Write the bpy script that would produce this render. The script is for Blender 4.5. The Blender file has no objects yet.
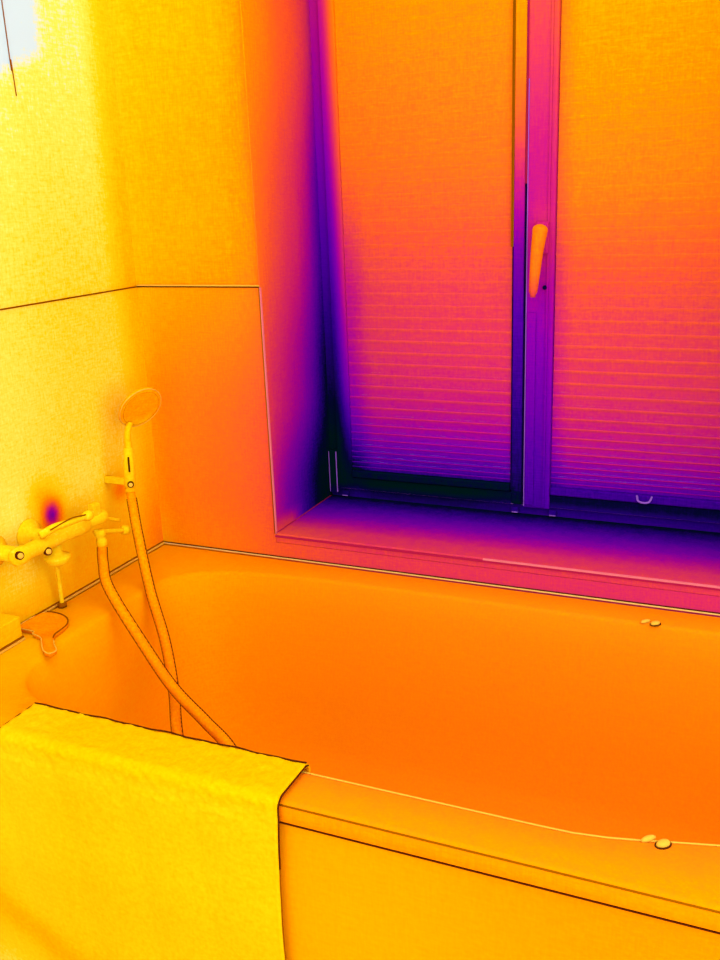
import bpy, bmesh, math
from mathutils import Vector, noise

# ------------------------------------------------------------------ camera, world, exposure
SC = bpy.context.scene
COL = SC.collection
ZR = 0.57                                   # height of the tub rim above the floor

CAM_POS = (1.2248, -1.6484, 0.7348 + ZR)
YAW, PITCH, ROLL, FOCAL = 0.4206, -0.2931, -0.0384, 951.5
cam = bpy.data.cameras.new('camera')
cam_o = bpy.data.objects.new('camera', cam)
COL.objects.link(cam_o)
fw = Vector((-math.sin(YAW) * math.cos(PITCH), math.cos(YAW) * math.cos(PITCH), math.sin(PITCH)))
rt = Vector((math.cos(YAW), math.sin(YAW), 0))
up = rt.cross(fw)
r2 = math.cos(ROLL) * rt + math.sin(ROLL) * up
u2 = -math.sin(ROLL) * rt + math.cos(ROLL) * up
m3 = cam_o.matrix_world.to_3x3()
m3.col[0], m3.col[1], m3.col[2] = r2, u2, -fw
cam_o.matrix_world = m3.to_4x4()
cam_o.location = CAM_POS
cam.sensor_fit = 'VERTICAL'
cam.sensor_height = 24.0
cam.lens = 24.0 * FOCAL / 960.0
cam.clip_start = 0.02
SC.camera = cam_o

world = bpy.data.worlds.new('even_daylight')
SC.world = world
world.use_nodes = True
bg = world.node_tree.nodes['Background']
bg.inputs['Color'].default_value = (1, 1, 1, 1)
bg.inputs['Strength'].default_value = 1.0

PAL_K = 0.74                                # palette reflectance of a full display channel
SC.view_settings.view_transform = 'Standard'
SC.view_settings.look = 'None'
SC.view_settings.gamma = 1.0
SC.view_settings.exposure = 1.5
SC.view_settings.use_curve_mapping = False


# ------------------------------------------------------------------ node expressions
def lin(c):
    c /= 255.0
    return c / 12.92 if c <= 0.04045 else ((c + 0.055) / 1.055) ** 2.4


def rgb(r, g, b):
    return (lin(r) * PAL_K, lin(g) * PAL_K, lin(b) * PAL_K, 1)


# false-colour scale of surface temperature (cold to hot)
PALETTE = [(0.00, (0, 26, 26)), (0.05, (5, 7, 52)), (0.12, (42, 0, 134)), (0.20, (84, 0, 170)), (0.30, (128, 0, 176)),
           (0.38, (168, 6, 154)), (0.45, (196, 28, 122)), (0.52, (216, 56, 90)), (0.59, (234, 86, 50)),
           (0.66, (248, 114, 24)), (0.74, (255, 146, 0)), (0.82, (255, 186, 0)), (0.89, (255, 216, 18)),
           (0.95, (255, 242, 96)), (1.00, (202, 234, 242))]


class V:
    """A scalar socket of a material's node tree, with arithmetic."""
    def __init__(s, nt, k):
        s.nt, s.k = nt, k

    def _m(s, op, o=None, rev=False, clamp=False):
        n = s.nt.nodes.new('ShaderNodeMath')
        n.operation = op
        n.use_clamp = clamp
        a, b = (o, s) if rev else (s, o)
        for i, q in enumerate((a, b)):
            if q is None:
                continue
            if isinstance(q, V):
                s.nt.links.new(q.k, n.inputs[i])
            else:
                n.inputs[i].default_value = q
        return V(s.nt, n.outputs[0])

    def __add__(s, o): return s._m('ADD', o)
    __radd__ = __add__
    def __mul__(s, o): return s._m('MULTIPLY', o)
    __rmul__ = __mul__
    def __sub__(s, o): return s._m('SUBTRACT', o)
    def __rsub__(s, o): return s._m('SUBTRACT', o, True)
    def __neg__(s): return s * -1.0
    def mx(s, o): return s._m('MAXIMUM', o)
    def mn(s, o): return s._m('MINIMUM', o)


def ss(v, a, b, lo=0.0, hi=1.0):
    n = v.nt.nodes.new('ShaderNodeMapRange')
    n.interpolation_type = 'SMOOTHSTEP'
    if a > b:
        a, b, lo, hi = b, a, hi, lo
    for i, q in zip((1, 2, 3, 4), (a, b, lo, hi)):
        n.inputs[i].default_value = q
    v.nt.links.new(v.k, n.inputs[0])
    return V(v.nt, n.outputs[0])


def ramp(v, st):
    a, b = st[0][0], st[-1][0]
    n = v.nt.nodes.new('ShaderNodeMapRange')
    n.inputs[1].default_value, n.inputs[2].default_value = a, b
    v.nt.links.new(v.k, n.inputs[0])
    c = v.nt.nodes.new('ShaderNodeValToRGB')
    e = c.color_ramp.elements
    while len(e) < len(st):
        e.new(0.5)
    for i, (p, q) in enumerate(st):
        e[i].position = (p - a) / (b - a)
    for i, (p, q) in enumerate(st):
        e[i].color = (q, q, q, 1)
    v.nt.links.new(n.outputs[0], c.inputs[0])
    return V(v.nt, c.outputs[0])


def mix(a, b, t):
    return a + (b - a) * t


def gauss(terms, amp):
    """amp * exp(-sum(((v-c)/s)^2))"""
    q = None
    for v, c, s in terms:
        d = (v - c) * (1.0 / s)
        d = d * d
        q = d if q is None else q + d
    return (-q)._m('POWER', math.e, True) * amp


def base_mat(name):
    m = bpy.data.materials.new(name)
    m.use_nodes = True
    nt = m.node_tree
    b = nt.nodes['Principled BSDF']
    b.inputs['Roughness'].default_value = 0.9
    b.inputs['Specular IOR Level'].default_value = 0.0
    return m, nt, b


def flat(name, c):
    """one plain colour with a faint mottling"""
    m, nt, b = base_mat(name)
    n = nt.nodes.new('ShaderNodeTexNoise')
    n.inputs['Scale'].default_value = 120
    r = nt.nodes.new('ShaderNodeValToRGB')
    r.color_ramp.elements[0].position = 0.3
    r.color_ramp.elements[1].position = 0.7
    r.color_ramp.elements[0].color = rgb(*[q * 0.86 for q in c])
    r.color_ramp.elements[1].color = rgb(*[min(255, q * 1.1) for q in c])
    nt.links.new(n.outputs['Fac'], r.inputs[0])
    nt.links.new(r.outputs[0], b.inputs['Base Color'])
    return m


def heat(name, fn, grain=0.03, edge=None, streak=0.03):
    """material whose colour is the surface's temperature on the palette; fn(x, y, z) with z above the rim"""
    m, nt, b = base_mat(name)
    g = nt.nodes.new('ShaderNodeNewGeometry')
    s = nt.nodes.new('ShaderNodeSeparateXYZ')
    nt.links.new(g.outputs['Position'], s.inputs[0])
    x, y, z = V(nt, s.outputs[0]), V(nt, s.outputs[1]), V(nt, s.outputs[2]) - ZR
    t = fn(x, y, z)
    if not isinstance(t, V):
        t = x * 0.0 + t
    for sc, amp in (((190, 190, 190), grain), ((45, 45, 330), streak), ((330, 330, 45), streak)):
        mp = nt.nodes.new('ShaderNodeMapping')
        mp.inputs['Scale'].default_value = sc
        nt.links.new(g.outputs['Position'], mp.inputs[0])
        n = nt.nodes.new('ShaderNodeTexNoise')
        n.inputs['Scale'].default_value = 1.0
        n.inputs['Detail'].default_value = 1.0
        nt.links.new(mp.outputs[0], n.inputs['Vector'])
        t = t + (V(nt, n.outputs['Fac']) - 0.5) * (2 * amp)
    r = nt.nodes.new('ShaderNodeValToRGB')
    e = r.color_ramp.elements
    while len(e) < len(PALETTE):
        e.new(0.5)
    for i, (p, c) in enumerate(PALETTE):
        e[i].position = p
    for i, (p, c) in enumerate(PALETTE):
        e[i].color = rgb(*c)
    nt.links.new(t.k, r.inputs[0])
    out = r.outputs[0]
    if edge:                                # dark outline painted along sharp corners, like an edge overlay
        bv = nt.nodes.new('ShaderNodeBevel')
        bv.samples = 6
        bv.inputs['Radius'].default_value = edge[0]
        d = nt.nodes.new('ShaderNodeVectorMath')
        d.operation = 'DOT_PRODUCT'
        nt.links.new(bv.outputs[0], d.inputs[0])
        nt.links.new(g.outputs['Normal'], d.inputs[1])
        f = ss(V(nt, d.outputs['Value']), 0.99, 0.90)
        mxn = nt.nodes.new('ShaderNodeMix')
        mxn.data_type = 'RGBA'
        nt.links.new((f * edge[2]).k, mxn.inputs[0])
        nt.links.new(out, mxn.inputs[6])
        mxn.inputs[7].default_value = rgb(*edge[1])
        out = mxn.outputs[2]
    nt.links.new(out, b.inputs['Base Color'])
    return m


# ------------------------------------------------------------------ temperature of each surface
def t_left(x, y, z):
    t = ramp(z, [(0, .80), (.06, .82), (.14, .865), (.25, .90), (.4, .905), (.56, .90), (.75, .918), (.9, .935), (1.02, .952), (1.3, .958)])
    t = t - ss(y, -.10, .0, 0, .10)
    t = t + ss(z - y * .35, 1.035, 1.085, 0, .07) * ss(y, -.175, -.225)
    t = t + ss(y, -.22, -.42, 0, .022)
    t = t - gauss([(y, -.333, .023), (z, .176, .026)], .58)
    t = t - gauss([(y, -.355, .035), (z, .215, .035)], .09)
    t = t - gauss([(y, -.129, .024), (z, .166, .024)], .16)
    t = t + gauss([(y, -.42, .06), (z, .20, .05)], .03) + gauss([(y, -.23, .05), (z, .21, .05)], .03)
    return t + gauss([(y, -.43, .07), (z, .075, .04)], .05)


def t_back(x, y, z):
    hi = ramp(x, [(0, .825), (.05, .795), (.12, .78), (.22, .76), (.262, .73), (.288, .70)]) + ss(z, .75, 1.1, 0, .025)
    lo = ramp(x, [(0, .765), (.04, .71), (.12, .672), (.2, .64), (.25, .61), (.288, .58), (.5, .535), (.9, .505), (1.2, .495), (1.3, .57), (1.5, .66)])
    t = mix(lo, hi, ss(z, .25, .72))
    return t + ss(z, .14, .0, 0, .035) * ss(x, .5, .2)


def t_reveal(x, y, z):
    s = y * (1 / .28)
    a = ramp(s, [(0, .745), (.3, .69), (.45, .635), (.7, .59), (.87, .53), (.95, .49), (1, .42)])
    b = ramp(s, [(0, .67), (.2, .60), (.4, .54), (.6, .49), (.8, .38), (.92, .26), (1, .19)])
    c = ramp(s, [(0, .55), (.1, .49), (.3, .43), (.55, .34), (.75, .22), (.9, .10), (1, .03)])
    d = ramp(s, [(0, .44), (.1, .36), (.25, .275), (.45, .18), (.65, .08), (.8, .01), (1, .0)])
    t = mix(d, c, ss(z, .10, .34))
    t = mix(t, b, ss(z, .3, .72))
    t = mix(t, a, ss(z, .66, 1.08))
    return mix(t, s * -.1 + .56, ss(z, .10, .055) * ss(s, .5, .2))


def t_sill(x, y, z):
    t = ramp(y, [(0, .525), (.05, .49), (.10, .38), (.15, .27), (.20, .18), (.25, .09), (.28, .02)])
    return t + ss(x, .5, .3, 0, .05) * ss(y, .15, .0)


def t_frame(x, y, z):
    t = ramp(z, [(.05, .09), (.078, .05), (.09, .0), (.2, .01), (.33, .07), (.5, .14), (.7, .23), (.85, .31), (1.1, .41), (1.4, .48)])
    side = ramp(z, [(.11, .02), (.2, .14), (.33, .26), (.5, .31), (.7, .32), (.9, .33), (1.1, .34)])
    t = t + side * ss(x, .311, .354) * ss(x, .40, .36)
    return t + ss(x, .6, .8, 0, .05) * ss(z, .16, .10)


def t_stile_l(x, y, z):
    return ramp(z, [(.08, .02), (.13, .08), (.3, .13), (.5, .20), (.62, .30), (.75, .45), (.85, .60), (1.0, .72), (1.2, .78)])


def t_stile_r(x, y, z):
    t = ramp(z, [(.08, .17), (.25, .23), (.4, .29), (.55, .34), (.68, .38), (.8, .44), (.95, .505), (1.1, .57), (1.3, .6)])
    return t + gauss([(x, .78, .03), (z, .64, .09)], .10) + ss(x, .785, .81, 0, .04)


def t_blind_l(x, y, z):
    t = ramp(z, [(.11, .06), (.14, .16), (.18, .25), (.22, .34), (.27, .42), (.33, .47), (.43, .52), (.53, .545), (.69, .615), (.79, .655), (.9, .68), (1.1, .73), (1.4, .76)])
    t = t - ss(x, .41, .345, 0, .12) * ss(z, .85, .5)
    return t + (ramp(z, [(.12, .2757), (.4, .2768), (.8, .2772)]) - y) * ramp(z, [(.12, 62.), (.2, 52.), (.28, 44.), (.45, 40.), (.7, 14.), (.9, 7.)])


def t_blind_r(x, y, z):
    t = ramp(z, [(.10, .12), (.13, .20), (.16, .28), (.20, .385), (.27, .465), (.35, .51), (.45, .545), (.58, .60), (.72, .68), (.9, .735), (1.1, .775), (1.4, .8)])
    t = t - ss(x, .85, .80, 0, .08)
    return t + (ramp(z, [(.12, .2757), (.4, .2768), (.8, .2772)]) - y) * ramp(z, [(.12, 62.), (.2, 52.), (.28, 44.), (.45, 40.), (.7, 14.), (.9, 7.)])


def t_tub(x, y, z):
    t = ramp(x, [(.02, .785), (.12, .76), (.3, .735), (.5, .72), (.8, .715), (1.0, .715), (1.2, .72), (1.5, .72)])
    t = t + ss(y, -.655, -.74, 0, .03) - ss(z, -.02, .0, 0, .015) * ss(y, -.5, -.6)
    return t + ss(x, .3, .05, 0, .04) * ss(y, -.3, -.6)


def t_apron(x, y, z):
    return .77 - ss(x, .75, 1.15, 0, .03) + ss(z, -.03, -.2, 0, .01)


def t_towel(x, y, z):
    t = .838 - ss(z, -.02, .0, 0, .02) + ss(x, .36, .25, 0, .02)
    t = t - gauss([(x * .45 + z * .9, -.185, .03), (x, .24, .12)], .06)
    t = t + gauss([(x, .18, .06), (z, -.42, .05)], .05)
    return t


M = dict(left=heat('wall_left_heat', t_left), back=heat('wall_back_heat', t_back), reveal=heat('reveal_heat', t_reveal),
         sill=heat('sill_heat', t_sill), frame=heat('window_frame_heat', t_frame, .012, None, .012),
         stile_l=heat('left_stile_heat', t_stile_l, .012), stile_r=heat('right_stile_heat', t_stile_r, .012),
         blind_l=heat('left_blind_heat', t_blind_l), blind_r=heat('right_blind_heat', t_blind_r),
         blind_l_rail=heat('left_rail_heat', lambda x, y, z: .03, .02), blind_r_rail=heat('right_rail_heat', lambda x, y, z: .15, .02),
         tub=heat('tub_heat', t_tub, .018, None, .014), apron=heat('apron_heat', t_apron, .014, None, .012),
         towel=heat('towel_heat', t_towel, .03, None, .012),
         hose=heat('hose_heat', lambda x, y, z: .755 - ss(z, .1, -.1, 0, .02), .05),
         tap=heat('tap_heat', lambda x, y, z: .875 + ss(y, -.35, -.25, 0, -.015), .04, (.0022, (120, 55, 0), .85)),
         shower=heat('shower_heat', lambda x, y, z: .84 + ss(z, .31, .33, 0, -.06), .05, (.002, (110, 45, 0), .8)),
         dish=heat('dish_heat', lambda x, y, z: .755, .03),
         handle=heat('handle_heat', lambda x, y, z: ramp(z, [(.49, .42), (.53, .56), (.57, .66), (.66, .70)]), .03, (.002, (120, 20, 60), .5)),
         floor=heat('floor_heat', lambda x, y, z: .80, .02))
M['dark'] = flat('dark_joint_outline', (86, 34, 6))  # dark joints and fittings, also painted outlines and gap shade
M['brown'] = flat('brown_joint_outline', (150, 84, 0))  # brown joints and edges, also painted outlines and rim shading
M['pale'] = flat('pale_sealant', (255, 196, 104))
M['amber'] = flat('amber_sealant_outline', (255, 184, 56))  # amber sealant and caps, also the painted rim outline
M['rose'] = flat('rose_sealant', (244, 120, 130))
M['rosedark'] = flat('rose_dark_joint', (176, 30, 78))  # plain dark rose for sill edging, reveal line and gasket
M['lilac'] = flat('lilac_edge', (150, 90, 205))
M['night'] = flat('cold_gasket', (14, 6, 60))
gm, gnt, gb = base_mat('window_glass')
gb.inputs['Base Color'].default_value = (.5, .45, .6, 1)
gb.inputs['Transmission Weight'].default_value = 0.9
gb.inputs['Roughness'].default_value = 0.02
gb.inputs['Specular IOR Level'].default_value = 0.5
M['glass'] = gm


# ------------------------------------------------------------------ mesh helpers
def box(bm, x0, x1, y0, y1, z0, z1, bev=0.0):
    r = bmesh.ops.create_cube(bm, size=1.0)
    vs = r['verts']
    for v in vs:
        v.co = Vector((x0 + (v.co.x + .5) * (x1 - x0), y0 + (v.co.y + .5) * (y1 - y0), ZR + z0 + (v.co.z + .5) * (z1 - z0)))
    if bev:
        ed = list({e for v in vs for e in v.link_edges})
        bmesh.ops.bevel(bm, geom=ed, offset=bev, segments=2, affect='EDGES', profile=0.5)


def smooth_path(pts, n=8):
    P = [Vector(p) for p in pts]
    P = [2 * P[0] - P[1]] + P + [2 * P[-1] - P[-2]]
    out = []
    for i in range(1, len(P) - 2):
        a, b, c, d = P[i - 1:i + 3]
        for k in range(n):
            t = k / n
            out.append(.5 * ((2 * b) + (c - a) * t + (2 * a - 5 * b + 4 * c - d) * t * t + (3 * b - a - 3 * c + d) * t ** 3))
    out.append(P[-2])
    return out


def tube(bm, pts, rad, n=10, caps=True):
    """sweep a circle along pts; rad is a number or f(k in 0..1, index)"""
    P = [Vector(p) + Vector((0, 0, ZR)) for p in pts]
    prev = None
    rings = []
    N = len(P)
    for i, p in enumerate(P):
        d = (P[min(i + 1, N - 1)] - P[max(i - 1, 0)]).normalized()
        if prev is None:
            a = d.orthogonal().normalized()
        else:
            a = (prev - d * prev.dot(d)).normalized()
        prev = a
        b = d.cross(a)
        r = rad(i / (N - 1), i) if callable(rad) else rad
        rings.append([bm.verts.new(p + r * (math.cos(2 * math.pi * k / n) * a + math.sin(2 * math.pi * k / n) * b)) for k in range(n)])
    for q, w in zip(rings, rings[1:]):
        for k in range(n):
            bm.faces.new((q[k], q[(k + 1) % n], w[(k + 1) % n], w[k]))
    if caps:
        bm.faces.new(list(reversed(rings[0])))
        bm.faces.new(rings[-1])


def lathe(bm, c, axis, prof, n=24, sx=1.0):
    """revolve (radius, distance along axis) pairs around axis through c"""
    c = Vector(c) + Vector((0, 0, ZR))
    ax = Vector(axis).normalized()
    a = ax.orthogonal().normalized()
    b = ax.cross(a)
    rings = []
    for r, h in prof:
        rings.append([bm.verts.new(c + ax * h + r * (math.cos(2 * math.pi * k / n) * a + math.sin(2 * math.pi * k / n) * b * sx)) for k in range(n)])
    for q, w in zip(rings, rings[1:]):
        for k in range(n):
            bm.faces.new((q[k], q[(k + 1) % n], w[(k + 1) % n], w[k]))
    bm.faces.new(list(reversed(rings[0])))
    bm.faces.new(rings[-1])


def obj(name, bm, mat, parent=None, smooth=False):
    bmesh.ops.recalc_face_normals(bm, faces=bm.faces)
    me = bpy.data.meshes.new(name)
    bm.to_mesh(me)
    bm.free()
    me.materials.append(M[mat])
    if smooth:
        for p in me.polygons:
            p.use_smooth = True
    o = bpy.data.objects.new(name, me)
    COL.objects.link(o)
    if parent is not None:
        o.parent = parent
        o.matrix_parent_inverse = parent.matrix_basis.inverted()
    return o


def boxes(name, mat, parent, lst, bev=0.0):
    bm = bmesh.new()
    for b in lst:
        box(bm, *b, bev)
    return obj(name, bm, mat, parent)


def tubes(name, mat, parent, pts, rad, n=10, smooth=True, raw=False, k=8):
    bm = bmesh.new()
    tube(bm, pts if raw else smooth_path(pts, k), rad, n)
    return obj(name, bm, mat, parent, smooth)


def struct(o, label, cat):
    o['kind'] = 'structure'
    o['label'] = label
    o['category'] = cat
    return o


def tag(o, label, cat, group=None):
    o['label'] = label
    o['category'] = cat
    if group:
        o['group'] = group
    return o


def empty(name, loc, label, cat, group=None):
    o = bpy.data.objects.new(name, None)
    COL.objects.link(o)
    o.location = (loc[0], loc[1], loc[2] + ZR)
    o.empty_display_size = .05
    tag(o, label, cat, group)
    return o


# ------------------------------------------------------------------ the room
XW, XE, DW = .288, 1.30, .28                # window opening left, right, depth to the frame
ZT, ZS, ZTOP = .565, .055, 1.55             # tile top, sill, opening top
HI = 1.95
fl = struct(boxes('floor', 'floor', None, [(-.2, 2.3, -2.6, -.0, -ZR - .1, -ZR)]), 'warm amber bathroom floor in front of the bathtub', 'floor')

wl = struct(boxes('wall_left', 'left', None, [(-.2, -.008, -2.6, .37, -ZR, HI)]), 'hot yellow side wall carrying the bath mixer', 'wall')
boxes('tile_panel', 'left', wl, [(-.008, 0, -2.6, 0, -ZR, ZT)])

wb = struct(boxes('wall_back', 'back', None, [(-.008, XW, .008, .37, -ZR, HI), (XW, XE, .008, .37, -ZR, ZS - .02),
                                             (XE, 2.3, .008, .37, -ZR, HI), (XW, XE, .008, .37, ZTOP, HI)]),
            'orange back wall around the window above the bathtub', 'wall')
boxes('tile_panel', 'back', wb, [(0, XW, 0, .008, -ZR, ZT)])
boxes('tile_panel', 'back', wb, [(XW, XE, 0, .008, -ZR, ZS - .02)])
boxes('tile_panel', 'back', wb, [(XE, 2.3, 0, .008, -ZR, ZT)])
boxes('reveal', 'reveal', wb, [(XW - .001, XW + .0015, .0, .36, ZS, ZTOP)])
boxes('reveal', 'reveal', wb, [(XE - .0015, XE + .001, .0, .36, ZS, ZTOP)])
boxes('sill_board', 'sill', wb, [(XW, XE, 0.0, .36, ZS - .02, ZS)], .002)

bx = struct(boxes('wall_boxing', 'left', None, [(0, .043, -.748, -.492, 0.0, .045)], .002),
            'low boxed-in ledge along the yellow wall at the tub corner', 'wall ledge')

t1 = struct(tubes('trim_1', 'brown', None, [(.001, -2.6, ZT + .001), (.001, -.001, ZT + .001)], .0014, 6, raw=True),
            'thin dark edging along the tile top on the hot side wall', 'trim')
t2 = struct(tubes('trim_2', 'dark', None, [(0, -.001, ZT + .001), (XW, -.001, ZT + .001)], .0015, 6, raw=True),
            'thin dark edging along the tile top on the back wall beside the window', 'trim')
boxes('sealant', 'amber', t2, [(0, XW, -.0020, .008, ZT + .0022, ZT + .0042)])
t3 = struct(tubes('trim_3', 'brown', None, [(XW, -.001, ZT), (XW, -.001, ZS)], .0016, 6, raw=True),
            'upright tile edging at the window opening corner', 'trim')
boxes('sealant', 'rose', t3, [(XW + .0012, XW + .0028, -.002, .003, ZS, ZT)])
t4 = struct(boxes('trim_4', 'rosedark', None, [(XW, XE, -.0022, .001, ZS - .0075, ZS - .0035)]),
            'thin dark edging along the front of the window sill', 'trim')
boxes('sealant', 'rose', t4, [(.74, XE, -.0026, .002, ZS - .0035, ZS - .0003)])
t5 = struct(tubes('trim_5', 'rosedark', None, [(XW + .002, .0, ZS + .001), (XW + .002, DW, ZS + .001)], .0012, 6, raw=True),
            'thin sealant line where the window sill meets the side reveal', 'trim')
t6 = struct(boxes('trim_6', 'dark', None, [(0, XE + .6, -.0030, .001, .0036, .0050)]),  # thin dark line just above the pale sealant
            'dark line over pale sealant at the joint between the back wall and the tub rim', 'trim')
boxes('sealant', 'pale', t6, [(0, XE + .6, -.0042, .001, .0010, .0036)], .0004)
t7 = struct(boxes('trim_7', 'brown', None, [(-.001, .003, -.492, 0, .0042, .0062)]),  # thin brown line just above the amber sealant
            'dark line over amber sealant at the joint between the side wall and the tub rim', 'trim')
boxes('sealant', 'amber', t7, [(-.001, .0055, -.492, 0, .0008, .0042)], .0006)
t8 = struct(boxes('trim_8', 'brown', None, [(.043, .046, -.748, -.492, .0045, .0075)]),
            'dark joint below the boxed-in ledge at the tub corner', 'trim')
boxes('sealant', 'amber', t8, [(.043, .048, -.748, -.492, .0008, .0045)])

# ------------------------------------------------------------------ window
w = bpy.data.objects.new('window_1', None)
COL.objects.link(w)
w.location = (XW, DW, ZS + ZR)
struct(w, 'cold purple casement window with two blinds, deep in the back wall', 'window')
boxes('frame', 'frame', w, [(XW, XW + .024, DW, DW + .07, ZS, ZTOP), (XE - .024, XE, DW, DW + .07, ZS, ZTOP),
                           (XW + .024, XE - .024, DW, DW + .07, ZS, ZS + .022), (XW + .024, XE - .024, DW, DW + .07, ZTOP - .024, ZTOP)])
boxes('frame_bead', 'lilac', w, [(XW + .012, .725, DW - .0012, DW, ZS + .0195, ZS + .0205)])
boxes('frame_bead', 'lilac', w, [(.745, XE - .03, DW - .0012, DW, ZS + .0195, ZS + .0205)])
sl = boxes('sash', 'frame', w, [(XW + .024, .347, DW - .008, DW + .05, ZS + .022, ZTOP - .024),
                               (.347, .722, DW - .008, DW + .05, ZS + .022, .104), (.347, .722, DW - .008, DW + .05, ZTOP - .07, ZTOP - .024)])
boxes('stile', 'stile_l', sl, [(.722, .744, DW - .008, DW + .05, ZS + .022, ZTOP - .024)], .002)
boxes('gasket', 'night', sl, [(.7205, .7225, DW - .0092, DW - .006, .11, .62)])
boxes('gasket', 'brown', sl, [(.7190, .7225, DW - .0092, DW - .004, .62, ZTOP - .07)])
boxes('pane', 'glass', sl, [(.347, .722, DW + .028, DW + .032, .104, ZTOP - .07)])
sr = boxes('sash', 'frame', w, [(.806, 1.206, DW - .008, DW + .05, ZS + .022, .104), (.806, 1.206, DW - .008, DW + .05, ZTOP - .07, ZTOP - .024),
                               (1.206, XE - .024, DW - .008, DW + .05, ZS + .022, ZTOP - .024)])
boxes('stile', 'stile_r', sr, [(.749, .806, DW - .012, DW + .05, ZS + .018, ZTOP - .024)], .003)
boxes('stile_bead', 'lilac', sr, [(.7505, .752, DW - .0135, DW - .011, ZS + .022, .93)])
boxes('stile_bead', 'stile_r', sr, [(.792, .796, DW - .0150, DW - .011, ZS + .022, ZTOP - .03)])
boxes('cover_strip', 'stile_r', sr, [(.7535, .772, DW - .016, DW - .011, ZS + .026, .49)], .001)
boxes('pane', 'glass', sr, [(.806, 1.206, DW + .028, DW + .032, .104, ZTOP - .07)])
boxes('gasket', 'night', w, [(.7445, .7485, DW - .006, DW + .03, ZS + .022, .74)])
boxes('gasket', 'rosedark', w, [(.7445, .7485, DW - .006, DW + .03, .74, ZTOP - .03)])
hg = boxes('hinge_cover', 'frame', w, [(.2925, .312, DW - .016, DW - .0005, ZS + .012, .168)], .002)
boxes('hinge_edge', 'lilac', hg, [(.3105, .3122, DW - .0172, DW - .0155, ZS + .014, .166)])
boxes('hinge_edge', 'lilac', hg, [(.2925, .2935, DW - .0172, DW - .0155, ZS + .014, .166)])
for xa in (.328, .731, .813):
    dc = boxes('drain_cap', 'frame', w, [(xa - .008, xa + .008, DW - .012, DW, ZS + .004, ZS + .016)], .002)
    boxes('cap_edge', 'lilac', dc, [(xa - .006, xa + .007, DW - .0128, DW - .0115, ZS + .0045, ZS + .0065)])
# handle
hd = bmesh.new()
box(hd, .7690, .7950, DW - .022, DW - .0125, .605, .668, .004)
hp = obj('handle', hd, 'stile_r', w)
bm = bmesh.new()
tube(bm, smooth_path([(.7835, DW - .012, .648), (.7835, DW - .040, .648)], 4), .0095, 12)
obj('spindle', bm, 'handle', hp, True)
bm = bmesh.new()
tube(bm, smooth_path([(.7865, DW - .048, .664), (.7845, DW - .050, .645), (.7805, DW - .052, .61), (.7765, DW - .052, .565), (.7730, DW - .050, .525)], 8),
     lambda k, i: .0165 * math.sqrt(max(.02, 1 - (1 - min(1, k / .18)) ** 2)) * (1 - .52 * k) * (1 if k < .95 else .7), 14)
obj('lever', bm, 'handle', hp, True)
bm = bmesh.new()
lathe(bm, (.7885, DW - .0125, .540), (0, -1, 0), [(.0045, 0), (.0045, .003), (.002, .0035)], 12)
obj('screw_cap', bm, 'night', hp)


# ------------------------------------------------------------------ pleated blinds
def blind(xa, xb, mat, label):
    root = empty('pleated_blind', ((xa + xb) / 2, DW, .108), label, 'blind', 'pleated blinds on the window')
    boxes('bottom_rail', mat + '_rail', root, [(xa, xb, DW - .014, DW + .004, .106, .124)], .003)
    z = .124
    while z < 1.42:
        h = .0105 + .0150 * min(1, max(0, (z - .124) / .17)) ** 1.1
        a = .0050 - .0036 * min(1, max(0, (z - .14) / .36)) ** .7
        bm = bmesh.new()
        y0 = DW - .002
        prof = [(y0 - a * .5, z), (y0 - a * .58, z + h * .52), (y0 - a, z + h * .74), (y0 - a * .95, z + h * .80), (y0, z + h * .92), (y0 - a * .5, z + h)]
        q = [[bm.verts.new((x, y, zz + ZR)) for y, zz in prof] for x in (xa, xb)]
        for k in range(len(prof) - 1):
            bm.faces.new((q[0][k], q[1][k], q[1][k + 1], q[0][k + 1]))
        bm.faces.new(q[0])
        bm.faces.new(list(reversed(q[1])))
        bm.faces.new((q[0][0], q[0][5], q[1][5], q[1][0]))
        obj('pleat', bm, mat, root)
        z += h
    boxes('head_rail', mat, root, [(xa, xb, DW - .016, DW + .006, z, z + .03)], .003)
    return root


bl = blind(.3475, .7195, 'blind_l', 'pleated blind covering the narrow sash on the side towards the shower')
br = blind(.8075, 1.2045, 'blind_r', 'pleated blind beside the handle stile, with a pull tab on its rail')
boxes('side_bead', 'brown', bl, [(.718, .7195, DW - .0115, DW - .009, .62, 1.42)])
bm = bmesh.new()
tube(bm, smooth_path([(.986, DW - .013, .122), (.990, DW - .021, .113), (1.001, DW - .023, .1105), (1.012, DW - .021, .113), (1.016, DW - .013, .122)], 4), .0022, 8)
obj('pull_tab', bm, 'lilac', br, True)

# ------------------------------------------------------------------ bathtub
tb = empty('bathtub', (.85, -.375, -ZR), 'orange built-in bathtub with smooth flat rim under the window', 'bathtub')
N = 128


def inner(i, d=0.0):
    """point i of the basin's edge, shrunk by d"""
    a = 2 * math.pi * i / N
    hx, hy, n = .745 - d * 1.7, .3005 - d, 5.5
    c, s = math.cos(a), math.sin(a)
    r = (abs(c) ** n + abs(s) ** n) ** (-1 / n)
    # parameterise by angle in the stretched square so that the points spread well
    x, y = .862 + hx * c * r, -.3765 + hy * s * r
    if y < -.38:
        k = min(1, max(0, (x - 1.03) / .25))
        y += .045 * k * k * (3 - 2 * k) * min(1, (-.38 - y) / .2)
    return x, y


OX0, OX1, OY0, OY1 = 0.001, 1.70, -.75, -.001


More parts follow.
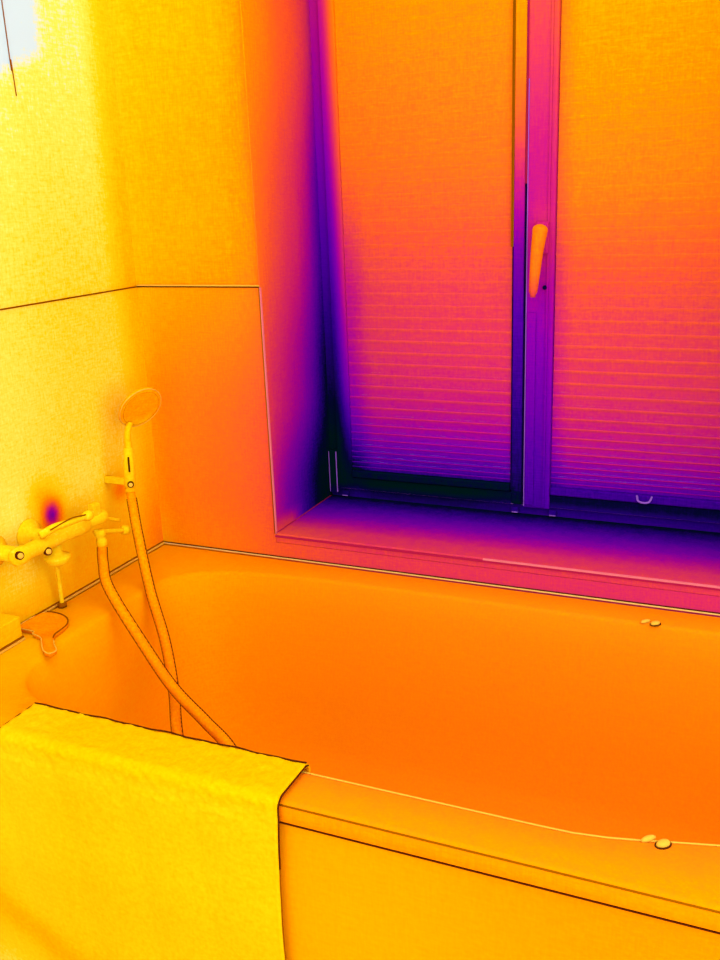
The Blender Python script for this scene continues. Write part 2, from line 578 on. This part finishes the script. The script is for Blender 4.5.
def outer(i, d=0.0):
    x, y = inner(i)
    a = 2 * math.pi * i / N
    c, s = math.cos(a), math.sin(a)
    q = max(abs(c), abs(s))
    c, s = c / q, s / q
    if abs(abs(c) - abs(s)) < .03:
        c, s = math.copysign(1, c), math.copysign(1, s)
    return ((OX0 + OX1) / 2 + c * ((OX1 - OX0) / 2 - d), (OY0 + OY1) / 2 + s * ((OY1 - OY0) / 2 - d))


bm = bmesh.new()
rings = []


def ring(f, d, z):
    rings.append([bm.verts.new((*f(i, d), z + ZR)) for i in range(N)])


ring(outer, .002, -.030)
ring(outer, 0, -.028)
ring(outer, 0, -.008)
ring(outer, .0025, -.0025)
ring(outer, .008, 0)
ring(inner, -.008, 0)
ring(inner, -.002, -.002)
ring(inner, .001, -.007)
for d, z in ((.010, -.06), (.022, -.15), (.038, -.25), (.06, -.335), (.085, -.375), (.12, -.392), (.20, -.40)):
    ring(inner, d, z)
for q, w_ in zip(rings, rings[1:]):
    for k in range(N):
        bm.faces.new((q[k], q[(k + 1) % N], w_[(k + 1) % N], w_[k]))
bm.faces.new(rings[-1])
obj('basin', bm, 'tub', tb, True)
boxes('apron', 'apron', tb, [(.002, OX1, -.742, -.728, -ZR, -.0325)])
boxes('gap_shade', 'dark', tb, [(.002, OX1, -.7490, -.729, -.0324, -.0308)])  # dark strip painted in for the shade under the rim's lip
boxes('end_panel', 'apron', tb, [(OX1 - .015, OX1 - .001, -.728, -.002, -ZR, -.0325)])
tubes('rim_shade_line', 'brown', tb, [(.05, -.7490, -.0045), (1.69, -.7490, -.0045)], .0012, 6, raw=True)  # brown line painted in for the shading of the rolled rim edge
# pale outline painted along the inner edge of the front rim
pts = []
for i in range(N):
    x, y = inner(i, -.003)
    if y < -.60 and .6 < x < 1.56:
        pts.append((x, y, -.0006))
pts.sort()
tubes('rim_outline', 'amber', tb, pts, .0013, 6, raw=True)
for gx, gy, rot in ((1.061, -.070, 0), (1.142, -.662, 0)):
    bm = bmesh.new()
    lathe(bm, (gx + .009, gy - .003, 0), (0, 0, 1), [(.009, 0), (.009, .003), (.007, .005), (.003, .0055)], 16, .62)
    g = obj('grip_cap', bm, 'amber', tb, True)
    bm = bmesh.new()
    lathe(bm, (gx - .008, gy + .001, 0), (0, 0, 1), [(.010, 0), (.010, .002), (.007, .004), (.003, .0045)], 16, .4)
    obj('cap_wing', bm, 'amber', g, True)
    bm = bmesh.new()
    lathe(bm, (gx + .009, gy - .003, 0), (0, 0, 1), [(.0108, 0), (.0108, .0012)], 16, .7)
    obj('cap_seat', bm, 'dark', g, True)
bm = bmesh.new()
lathe(bm, (.45, -.40, -.3995), (0, 0, 1), [(.03, 0), (.03, .003), (.022, .004), (.02, .001)], 20)
obj('drain', bm, 'pale', tb)

# ------------------------------------------------------------------ towel over the rim
x0, x1 = .233, .695
bm = bmesh.new()
prof = []
for k in range(14):
    prof.append((-.668, -.13 + .125 * k / 14))
for k in range(7):
    a = math.pi * k / 6 / 2
    prof.append((-.677 + .009 * math.cos(a), -.005 + .0105 * math.sin(a)))
for k in range(1, 14):
    prof.append((-.677 - .066 * k / 14, .0055))
for k in range(7):
    a = math.pi * k / 6 / 2
    prof.append((-.743 - .0125 * math.sin(a), -.007 + .0125 * math.cos(a)))
for k in range(1, 100):
    prof.append((-.7555 - .001 * math.sin(k * .2), -.007 - .47 * k / 99))
NU = 100
grid = []
for i in range(NU + 1):
    u = i / NU
    row = []
    for k, (y, z) in enumerate(prof):
        x = x0 + (x1 - x0) * u
        if z < -.02 and y < -.72:
            x += -.005 * u * min(1, (-.02 - z) / .1) - .16 * (1 - u) * (-.02 - z) / .45
        amp = .0022 if k < 44 else .0022 * max(.18, 1 - (k - 44) / 14)
        n = noise.noise(Vector((x * 95, (y + z * 1.3) * 95, 3.1))) + .6 * noise.noise(Vector((x * 210, (y + z) * 210, 9)))
        d = amp * n
        wv = .0016 * math.sin(x * 28 + z * 3) * (1 if k > 44 else 0)
        ny, nz = ((1, 0) if k < 17 else (0, 1) if k < 37 else (-1, 0))
        row.append(bm.verts.new((x, y + ny * (d + .0016) - abs(wv) * (k > 44), z + nz * (d + .0016) + ZR)))
    grid.append(row)
for i in range(NU):
    for k in range(len(prof) - 1):
        bm.faces.new((grid[i][k], grid[i + 1][k], grid[i + 1][k + 1], grid[i][k + 1]))
tw = empty('bath_towel', (.46, -.71, 0), 'yellow terry bath towel folded over the front rim of the bathtub', 'towel')
cl = obj('cloth', bm, 'towel', tw, True)
sd = cl.modifiers.new('thickness', 'SOLIDIFY')
sd.thickness = .004
sd.offset = 0


def towel_outline(name, side):  # path of the dark outline added along a towel side
    p = []
    for k, (y, z) in enumerate(prof[10:], 10):
        x = x1 + .001 if side else x0 - .001
        if z < -.02 and y < -.72:
            x += (-.005 if side else .005) * min(1, (-.02 - z) / .1)
        oy, oz = ((.001, .001) if k < 20 else (0, .0025) if k < 37 else (-.0025, .0012))
        p.append((x, y + oy, z + oz))
    return p


ph = towel_outline('towel_outline', 1)
bm = bmesh.new()
tube(bm, ph[8:50], .0013, 6)
obj('towel_outline', bm, 'dark', tw, True)
bm = bmesh.new()
tube(bm, ph[49:], .0009, 6)
obj('towel_outline', bm, 'brown', tw, True)
bm = bmesh.new()
tube(bm, towel_outline('towel_outline', 0)[:34], .0012, 6)
obj('towel_outline', bm, 'dark', tw, True)
tubes('fold_outline', 'dark', tw, [(x0 + (x1 - x0) * k / 30, -.6745 + .0008 * math.sin(k * 1.7), .0100 + .0006 * math.sin(k * .9)) for k in range(31)], .0012, 6, k=3)  # dark outline added along the towel's fold

# ------------------------------------------------------------------ bath mixer on the hot wall
mx = empty('bath_mixer', (0, -.40, .15), 'wall-mounted bath mixer with lever on the hot yellow wall', 'mixer tap')
bm = bmesh.new()
lathe(bm, (.062, -.505, .160), (0, 1, 0), [(.009, 0), (.015, .003), (.0165, .02), (.0142, .03), (.0140, .150), (.0165, .160), (.0165, .185), (.011, .190)], 18)
obj('body', bm, 'tap', mx, True)
for yy in (-.488, -.400):
    bm = bmesh.new()
    lathe(bm, (0, yy, .160), (1, 0, 0), [(.030, 0), (.030, .004), (.018, .012), (.014, .016), (.014, .050)], 18)
    r_ = obj('inlet_rosette', bm, 'tap', mx, True)
    bm = bmesh.new()
    cy_, cz_, cx_ = (-.503, .167, .0735) if yy < -.45 else (-.436, .150, .073)
    lathe(bm, (cx_, cy_, cz_), (1, -.5, .2), [(.0075, 0), (.0075, .005), (.005, .007)], 14)
    obj('index_cap', bm, 'dark', r_)
    bm = bmesh.new()
    lathe(bm, (cx_ + .004, cy_ - .002, cz_ + .0008), (1, -.5, .2), [(.005, 0), (.005, .004), (.003, .005)], 14)
    obj('cap_face', bm, 'amber', r_)
tubes('lever', 'tap', mx, [(.070, -.445, .182), (.082, -.42, .190), (.090, -.39, .190), (.092, -.345, .187)], lambda k, i: .0075 - .0025 * k, 10)
tubes('lever_edge', 'brown', mx, [(.086, -.435, .1905), (.094, -.39, .1975), (.095, -.350, .192)], .0012, 6)
bm = bmesh.new()
lathe(bm, (.092, -.352, .188), (0, 1, -.05), [(.004, 0), (.0085, .003), (.010, .012), (.008, .019), (.003, .021)], 14)
obj('lever_knob', bm, 'tap', mx, True)
bm = bmesh.new()
lathe(bm, (.050, -.388, .121), (0, 0, -1), [(.010, -.025), (.010, -.004), (.023, 0), (.024, .004), (.020, .012), (.011, .018), (.005, .019)], 18)
obj('spout', bm, 'tap', mx, True)
tubes('pull_rod', 'tap', mx, [(.030, -.372, .102), (.022, -.362, .06), (.0165, -.357, .004)], .0042, 8)
bm = bmesh.new()
lathe(bm, (.0165, -.357, .0012), (0, 0, 1), [(.0085, 0), (.0085, .006), (.004, .010)], 12)
obj('rod_foot', bm, 'brown', mx, True)
bm = bmesh.new()
lathe(bm, (.062, -.316, .160), (0, 1, -.03), [(.012, 0), (.012, .03), (.014, .035), (.014, .05), (.010, .054)], 14)
obj('outlet_neck', bm, 'tap', mx, True)
boxes('diverter_post', 'tap', mx, [(.052, .070, -.296, -.276, .165, .190)], .003)
tubes('diverter_arm', 'tap', mx, [(.06, -.292, .134), (.06, -.205, .108)], .0048, 10)
bm = bmesh.new()
lathe(bm, (.06, -.210, .1095), (0, .96, -.28), [(.005, 0), (.0095, .003), (.0095, .013), (.005, .016)], 12)
obj('arm_tip', bm, 'tap', mx, True)
tubes('upper_arm', 'tap', mx, [(.06, -.296, .168), (.06, -.215, .132)], .0035, 8)
bm = bmesh.new()
lathe(bm, (.064, -.283, .136), (.05, .05, -1), [(.009, 0), (.011, .004), (.011, .010), (.0085, .013), (.0085, .019), (.0105, .022), (.0105, .030), (.007, .034)], 14)
obj('hose_union', bm, 'tap', mx, True)

# ------------------------------------------------------------------ hand shower and hose
hs = empty('hand_shower', (.06, -.17, .18), 'hand shower with round tilted head and hose, parked on the side wall', 'hand shower')
tubes('handle', 'shower', hs, [(.060, -.172, .178), (.060, -.168, .215), (.060, -.164, .26), (.061, -.162, .298), (.066, -.155, .318)],
      lambda k, i: .0095 - .004 * k, 12)
hb = boxes('holder', 'tap', hs, [(0.0, .052, -.176, -.166, .192, .206)], .002)
bm = bmesh.new()
lathe(bm, (.060, -.171, .188), (0, .08, 1), [(.0100, 0), (.0115, .004), (.0110, .040), (.0085, .080)], 16)
obj('clip', bm, 'tap', hb, True)
bm = bmesh.new()
lathe(bm, (.0705, -.182, .198), (.6, -.75, .1), [(.0065, 0), (.0065, .004), (.004, .006)], 14)
obj('clip_screw', bm, 'dark', hb)
bm = bmesh.new()
lathe(bm, (.0735, -.186, .1985), (.6, -.75, .1), [(.0042, 0), (.0042, .002)], 14)
obj('screw_face', bm, 'amber', hb)
tubes('grip_slot', 'dark', hs, [(.0685, -.1790, .222), (.0670, -.1755, .252)], .0018, 6)
nrm = (-fw) * .40 + (r2 * .70 - u2 * .70) * .80
hc = Vector((.0765, -.1345, .3445))
bm = bmesh.new()
lathe(bm, hc, nrm, [(.014, -.016), (.034, -.010), (.046, -.003), (.048, .0), (.046, .003), (.044, .004)], 36)
he = obj('shower_head', bm, 'shower', hs, True)
bm = bmesh.new()
lathe(bm, hc, nrm, [(.040, .0035), (.040, .0052), (.038, .0056)], 36)
obj('spray_face', bm, 'shower', he)
av = nrm.normalized().orthogonal().normalized()
bv_ = nrm.normalized().cross(av)
bm = bmesh.new()
tube(bm, [hc + nrm.normalized() * .0028 + .0462 * (math.cos(2 * math.pi * k / 36) * av + math.sin(2 * math.pi * k / 36) * bv_) for k in range(37)], .0011, 6, False)
obj('head_ring', bm, 'amber', he, True)

hp_ = [(.0655, -.2815, .106), (.070, -.290, .070), (.112, -.33, .037), (.227, -.38, -.052), (.312, -.43, -.082), (.405, -.48, -.098), (.484, -.53, -.106),
       (.56, -.585, -.16), (.60, -.595, -.25), (.56, -.57, -.36), (.46, -.53, -.385), (.36, -.485, -.33), (.322, -.45, -.162), (.275, -.385, -.115), (.203, -.30, -.066),
       (.135, -.24, .004), (.085, -.195, .10), (.061, -.173, .178)]
hose_o = tubes('hose', 'hose', hs, hp_, lambda k, i: .0086 + (.0008 if i % 2 else -.0003), 12, k=26)
pth = smooth_path(hp_, 26)
for sgn, off, mt in ((1, .0090, 'dark'), (-1, .0092, 'brown')):  # dark outlines added along both sides of the hose as viewed
    bm = bmesh.new()
    q = []
    for i, p in enumerate(pth):
        d = (pth[min(i + 1, len(pth) - 1)] - pth[max(0, i - 1)]).normalized()
        vd = Vector((.7, -.9, .5)).normalized()
        sd_ = d.cross(vd).normalized()
        if sd_.x < 0:
            sd_ = -sd_
        q.append(p + sd_ * off * sgn)
    tube(bm, q[4:7 * 26], .0013, 5)
    obj('hose_outline', bm, mt, hose_o, True)
    bm = bmesh.new()
    tube(bm, q[11 * 26:-4], .0013, 5)
    obj('hose_outline', bm, mt, hose_o, True)

# ------------------------------------------------------------------ dish on the rim, cord on the wall
outl = [(.006, -.405), (.020, -.396), (.049, -.398), (.074, -.410), (.089, -.430), (.094, -.452), (.098, -.475), (.120, -.500), (.140, -.518), (.136, -.532), (.118, -.525), (.095, -.503), (.078, -.487), (.055, -.480), (.050, -.472), (.018, -.470), (.006, -.455)]
op = smooth_path([(a, b, 0) for a, b in outl + [outl[0]]], 4)[:-1]
cx = sum(p.x for p in op) / len(op)
cy = sum(p.y for p in op) / len(op)
ds = empty('soap_dish', (.05, -.44, 0), 'small flat orange dish with a tail on the tub rim below the mixer', 'dish')
bm = bmesh.new()
rr = []
for f, z in ((1, .0006), (1.0, .007), (.95, .0085), (.90, .007), (.82, .004)):
    rr.append([bm.verts.new((cx + (p.x - cx) * f, cy + (p.y - cy) * f, z + ZR)) for p in op])
for q, w_ in zip(rr, rr[1:]):
    for k in range(len(op)):
        bm.faces.new((q[k], q[(k + 1) % len(op)], w_[(k + 1) % len(op)], w_[k]))
bm.faces.new(rr[-1])
bm.faces.new(list(reversed(rr[0])))
obj('tray', bm, 'dish', ds, True)
tubes('tray_edge', 'brown', ds, [(p.x, p.y, .0086) for p in op[3:26]], .0013, 5, k=2)
tubes('tray_edge', 'amber', ds, [(p.x, p.y, .0075) for p in op[26:]], .0013, 5, k=2)

cd = tag(tubes('pull_cord', 'brown', None, [(-.0066, -.283, 1.90), (-.0066, -.279, 1.04), (-.0066, -.276, .97), (-.0066, -.274, .915)], .0009, 6),
         'thin dark cord hanging down the hottest corner of the side wall', 'cord')
